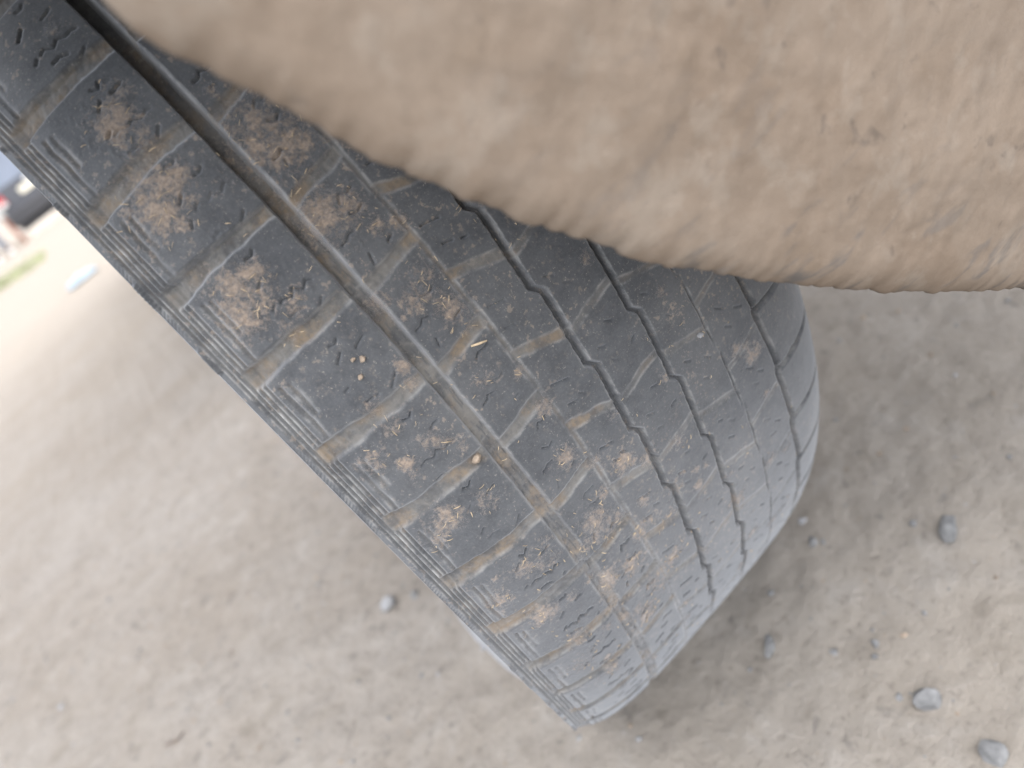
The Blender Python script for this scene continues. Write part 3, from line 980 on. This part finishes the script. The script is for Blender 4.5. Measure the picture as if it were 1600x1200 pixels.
# twigs
def twig(pts, r, label):
    mb = MB()
    P = [(x, y, gz(x, y) + r * 1.2) for x, y in pts]
    mb.tube(P, [r * (1 - .5 * i / len(P)) for i in range(len(P))], 6)
    o = mb.build("twig", MAT['twig'])
    return tag(o, label, "twig")
twig([(-.438, .256), (-.428, .250), (-.420, .246), (-.412, .247)], .0017, "bent dark twig on the dirt at the lower left")

# ------------------------------------------------------------------ far things at the upper left
# kerb
KY = 16.75
mb = MB(); mb.box((0, KY, .07), (14, .22, .16), .015)
kb = mb.build("kerb", MAT['kerb']); tag(kb, None, None, None, 'structure')

# van seen from behind
van = link("parked_van", None); VX, VY = -.36, 17.15
van.location = (VX, VY, 0)
tag(van, "dark slate van parked behind the kerb at the upper left edge", "van")
HW = .84
mb = MB()
secs = [(0, .30, HW - .04, 1.62, .70), (.06, .26, HW, 1.72, .72), (.6, .24, HW, 1.80, .73), (2.6, .24, HW, 1.80, .73), (3.3, .26, HW, 1.20, .76), (4.1, .30, HW - .03, 1.02, .74), (4.3, .36, HW - .12, .80, .66)]
vs = []; fs = []
NR = 14
for (yy, z0, hw, z1, hwt) in secs:
    zm = min(.98, z1 - .1)
    loop = [(-hw + .06, z0), (-hw, z0 + .08), (-hw, (z0 + zm) / 2), (-hw, zm), (-hwt - .02, z1 - .08), (-hwt + .08, z1), (0, z1 + .02)]
    loop = loop + [(-a, b) for a, b in loop[-2::-1]]
    vs += [(a, yy, b) for a, b in loop]
L = 13
for i in range(len(secs) - 1):
    for k in range(L):
        k2 = (k + 1) % L
        fs.append((i * L + k, i * L + k2, (i + 1) * L + k2, (i + 1) * L + k))
fs.append(tuple(range(L))); fs.append(tuple((len(secs) - 1) * L + k for k in range(L)))
mb.add(vs, fs); mb.build("body", MAT['van'], van)
mb = MB()
mb.add([(-.68, -.012, .95), (.68, -.012, .95), (.60, -.012, 1.52), (-.60, -.012, 1.52), (-.68, .03, .95), (.68, .03, .95), (.60, .03, 1.52), (-.60, .03, 1.52)],
       [(0, 1, 2, 3), (4, 7, 6, 5), (0, 4, 5, 1), (1, 5, 6, 2), (2, 6, 7, 3), (3, 7, 4, 0)])
mb.build("rear_window", MAT['glass'], van)
for sx in (-1, 1):
    mb = MB(); mb.box((sx * .73, -.005, .77), (.16, .06, .20), .02); tl = mb.build("tail_light", MAT['red'], van)
    mb = MB(); mb.box((sx * .73, -.04, .70), (.11, .02, .07), .006); mb.build("reversing_lens", MAT['white'], tl)
    mb = MB(); mb.box((sx * (HW + .004), 1.7, 1.30), (.02, 1.9, .40), .008); mb.build("side_window", MAT['glass'], van)
    for yy in (.75, 3.3):
        mb = MB(); mb.lathe([(-.09, .19), (-.095, .29), (-.07, .325), (.07, .325), (.095, .29), (.09, .19)], 'x', 32, (sx * (HW - .11), yy, .335))
        wh = mb.build("wheel", MAT['black'], van)
        mb = MB(); mb.lathe([(-.06, 0), (-.07, .1), (-.08, .19), (.08, .19), (.07, .1), (.06, 0)], 'x', 24, (sx * (HW - .11), yy, .335)); mb.build("hub", MAT['steel'], wh)
mb = MB(); mb.box((-.10, -.012, .74), (.50, .025, .13), .006); mb.build("number_plate", MAT['plate'], van)
mb = MB(); mb.box((.0, -.025, .87), (.30, .03, .05), .01); mb.build("highlight_bar", MAT['white'], van)  # white bar standing in for a highlight on the van's rear
mb = MB(); mb.box((0, -.02, .40), (1.74, .16, .30), .05); mb.build("bumper", MAT['black'], van)
mb = MB(); mb.box((0, .06, .17), (1.62, .1, .24), .03); mb.build("valance", MAT['black'], van)

# short post
mb = MB(); mb.tube([(0, 0, -.15), (.01, 0, .28), (.03, .0, .56)], [.040, .038, .034], 10)
po = mb.build("wooden_post", MAT['wood'], None, (-1.25, 16.5, 0)); tag(po, "short red brown wooden post in front of the dark van", "post")

# person at the frame's left edge
per = link("person", None); per.location = (-1.66, 16.35, 0); per.rotation_euler = (0, 0, .2)
tag(per, "person in grey trousers and white shoes standing by the van, cut by the frame", "person")
def skin_mesh(name, verts, edges, rad, mat, parent, root=0, sub=2):
    me = bpy.data.meshes.new(name)
    me.from_pydata(verts, edges, [])
    o = link(name, me, None, parent)
    m1 = o.modifiers.new("skin", 'SKIN'); m1.use_smooth_shade = True
    for i, d in enumerate(me.skin_vertices[0].data):
        d.radius = rad[i] if isinstance(rad[i], tuple) else (rad[i], rad[i]); d.use_root = (i == root)
    m2 = o.modifiers.new("sub", 'SUBSURF'); m2.levels = sub; m2.render_levels = sub
    me.materials.append(mat)
    return o
bv = [(0, 0, .93), (0, 0, 1.08), (0, .01, 1.25), (0, 0, 1.42), (0, 0, 1.50), (0, -.01, 1.56), (0, -.015, 1.66), (0, -.01, 1.74)]
br = [(.15, .10), (.13, .09), (.155, .10), (.11, .08), .052, .06, (.078, .095), (.055, .07)]
be = [(i, i + 1) for i in range(7)]
for s in (-1, 1):
    b0 = len(bv)
    bv += [(s * .17, 0, 1.42), (s * .22, 0, 1.16), (s * .235, -.05, .92), (s * .24, -.07, .84)]
    br += [.055, .043, .030, (.018, .036)]
    be += [(3, b0), (b0, b0 + 1), (b0 + 1, b0 + 2), (b0 + 2, b0 + 3)]
    for f in range(4):
        k = len(bv); yy = -.105 + .023 * f
        bv += [(s * .242, yy, .79), (s * .238, yy - .006, .75 - .006 * (1.5 - abs(f - 1.5))), (s * .228, yy - .008, .722 - .008 * (1.5 - abs(f - 1.5)))]; br += [.0095, .0088, .0075]
        be += [(b0 + 3, k), (k, k + 1), (k + 1, k + 2)]
    k = len(bv); bv += [(s * .225, -.115, .84), (s * .215, -.13, .80)]; br += [.011, .009]; be += [(b0 + 2, k), (k, k + 1)]
    b1 = len(bv)
    bv += [(s * .10, 0, .86), (s * .11, -.01, .48), (s * .115, .01, .10), (s * .12, -.10, .035)]
    br += [.085, .058, .040, (.036, .028)]
    be += [(0, b1), (b1, b1 + 1), (b1 + 1, b1 + 2), (b1 + 2, b1 + 3)]
skin_mesh("body", bv, be, br, MAT['skin'], per)
tv = [(0, 0, .96), (0, 0, .88)]; tr_ = [(.165, .115), (.15, .11)]; te = [(0, 1)]
for s in (-1, 1):
    k = len(tv); tv += [(s * .10, 0, .80), (s * .11, -.01, .48), (s * .115, .01, .10)]; tr_ += [.105, .080, .068]; te += [(1, k), (k, k + 1), (k + 1, k + 2)]
skin_mesh("trousers", tv, te, tr_, MAT['trousers'], per)
sv_ = [(0, 0, .90), (0, 0, 1.08), (0, .01, 1.25), (0, 0, 1.43)]; sr = [(.17, .12), (.15, .11), (.175, .12), (.12, .09)]; se = [(0, 1), (1, 2), (2, 3)]
for s in (-1, 1):
    k = len(sv_); sv_ += [(s * .18, 0, 1.42), (s * .215, 0, 1.22)]; sr += [.072, .065]; se += [(3, k), (k, k + 1)]
skin_mesh("shirt", sv_, se, sr, MAT['shirt'], per)
skin_mesh("hair", [(0, .02, 1.70), (0, .0, 1.77)], [(0, 1)], [(.088, .10), (.06, .075)], MAT['hair'], per)
for s in (-1, 1):
    skin_mesh("shoe", [(s * .115, .035, .05), (s * .118, -.06, .045), (s * .125, -.17, .035)], [(0, 1), (1, 2)], [(.05, .05), (.052, .045), (.042, .032)], MAT['white'], per)

# grass strip
vs = []; fs = []
for i in range(1100):
    x = random.uniform(-1.9, -.72); y = random.gauss(9.3 + (x + .8) * -1.1, .45)
    if abs(y - 9.3) > 1.8: continue
    h = random.uniform(.03, .10); a = random.uniform(0, 6.28); w2 = .006
    z = gz(x, y)
    lx_, ly_ = random.uniform(-.03, .03), random.uniform(-.03, .03)
    k = len(vs)
    vs += [(x - w2 * math.cos(a), y - w2 * math.sin(a), z - .01), (x + w2 * math.cos(a), y + w2 * math.sin(a), z - .01),
           (x + lx_ * .5 + w2 * .6 * math.cos(a), y + ly_ * .5, z + h * .6), (x + lx_, y + ly_, z + h)]
    fs += [(k, k + 1, k + 2), (k, k + 2, k + 3)]
me = bpy.data.meshes.new("grass"); me.from_pydata(vs, [], fs)
gr = link("grass", me, MAT['grass']); tag(gr, "thin strip of short green grass on far dirt at the left edge", "grass", None, "stuff")

# pale blue plastic scrap, crumpled
n1, n2_ = 26, 14
A, B = np.meshgrid(np.linspace(-.5, .5, n1), np.linspace(-.5, .5, n2_), indexing='ij')
Lx, Ly = .20, .24
xx = A * Lx + (fbm(A * 3, B * 3, 8, 2) - .5) * .03; yy = B * Ly + (fbm(A * 3 + 9, B * 3, 9, 2) - .5) * .04
zz = .012 + .05 * fbm(A * 5 + 3, B * 5, 12, 3) * (1 - (2 * A) ** 4) * (1 - (2 * B) ** 4)
V = np.stack([xx, yy, zz], -1).reshape(-1, 3); F = grid_faces(n1, n2_)
sc = link("plastic_scrap", mesh_np("plastic_scrap", V, F, MAT['scrap']))
so = sc.modifiers.new("thick", 'SOLIDIFY'); so.thickness = .002
sc.location = (-.39, 4.86, gz(-.39, 4.86)); sc.rotation_euler = (0, 0, .1)
tag(sc, "crumpled pale blue plastic scrap lying on the far dirt", "litter")
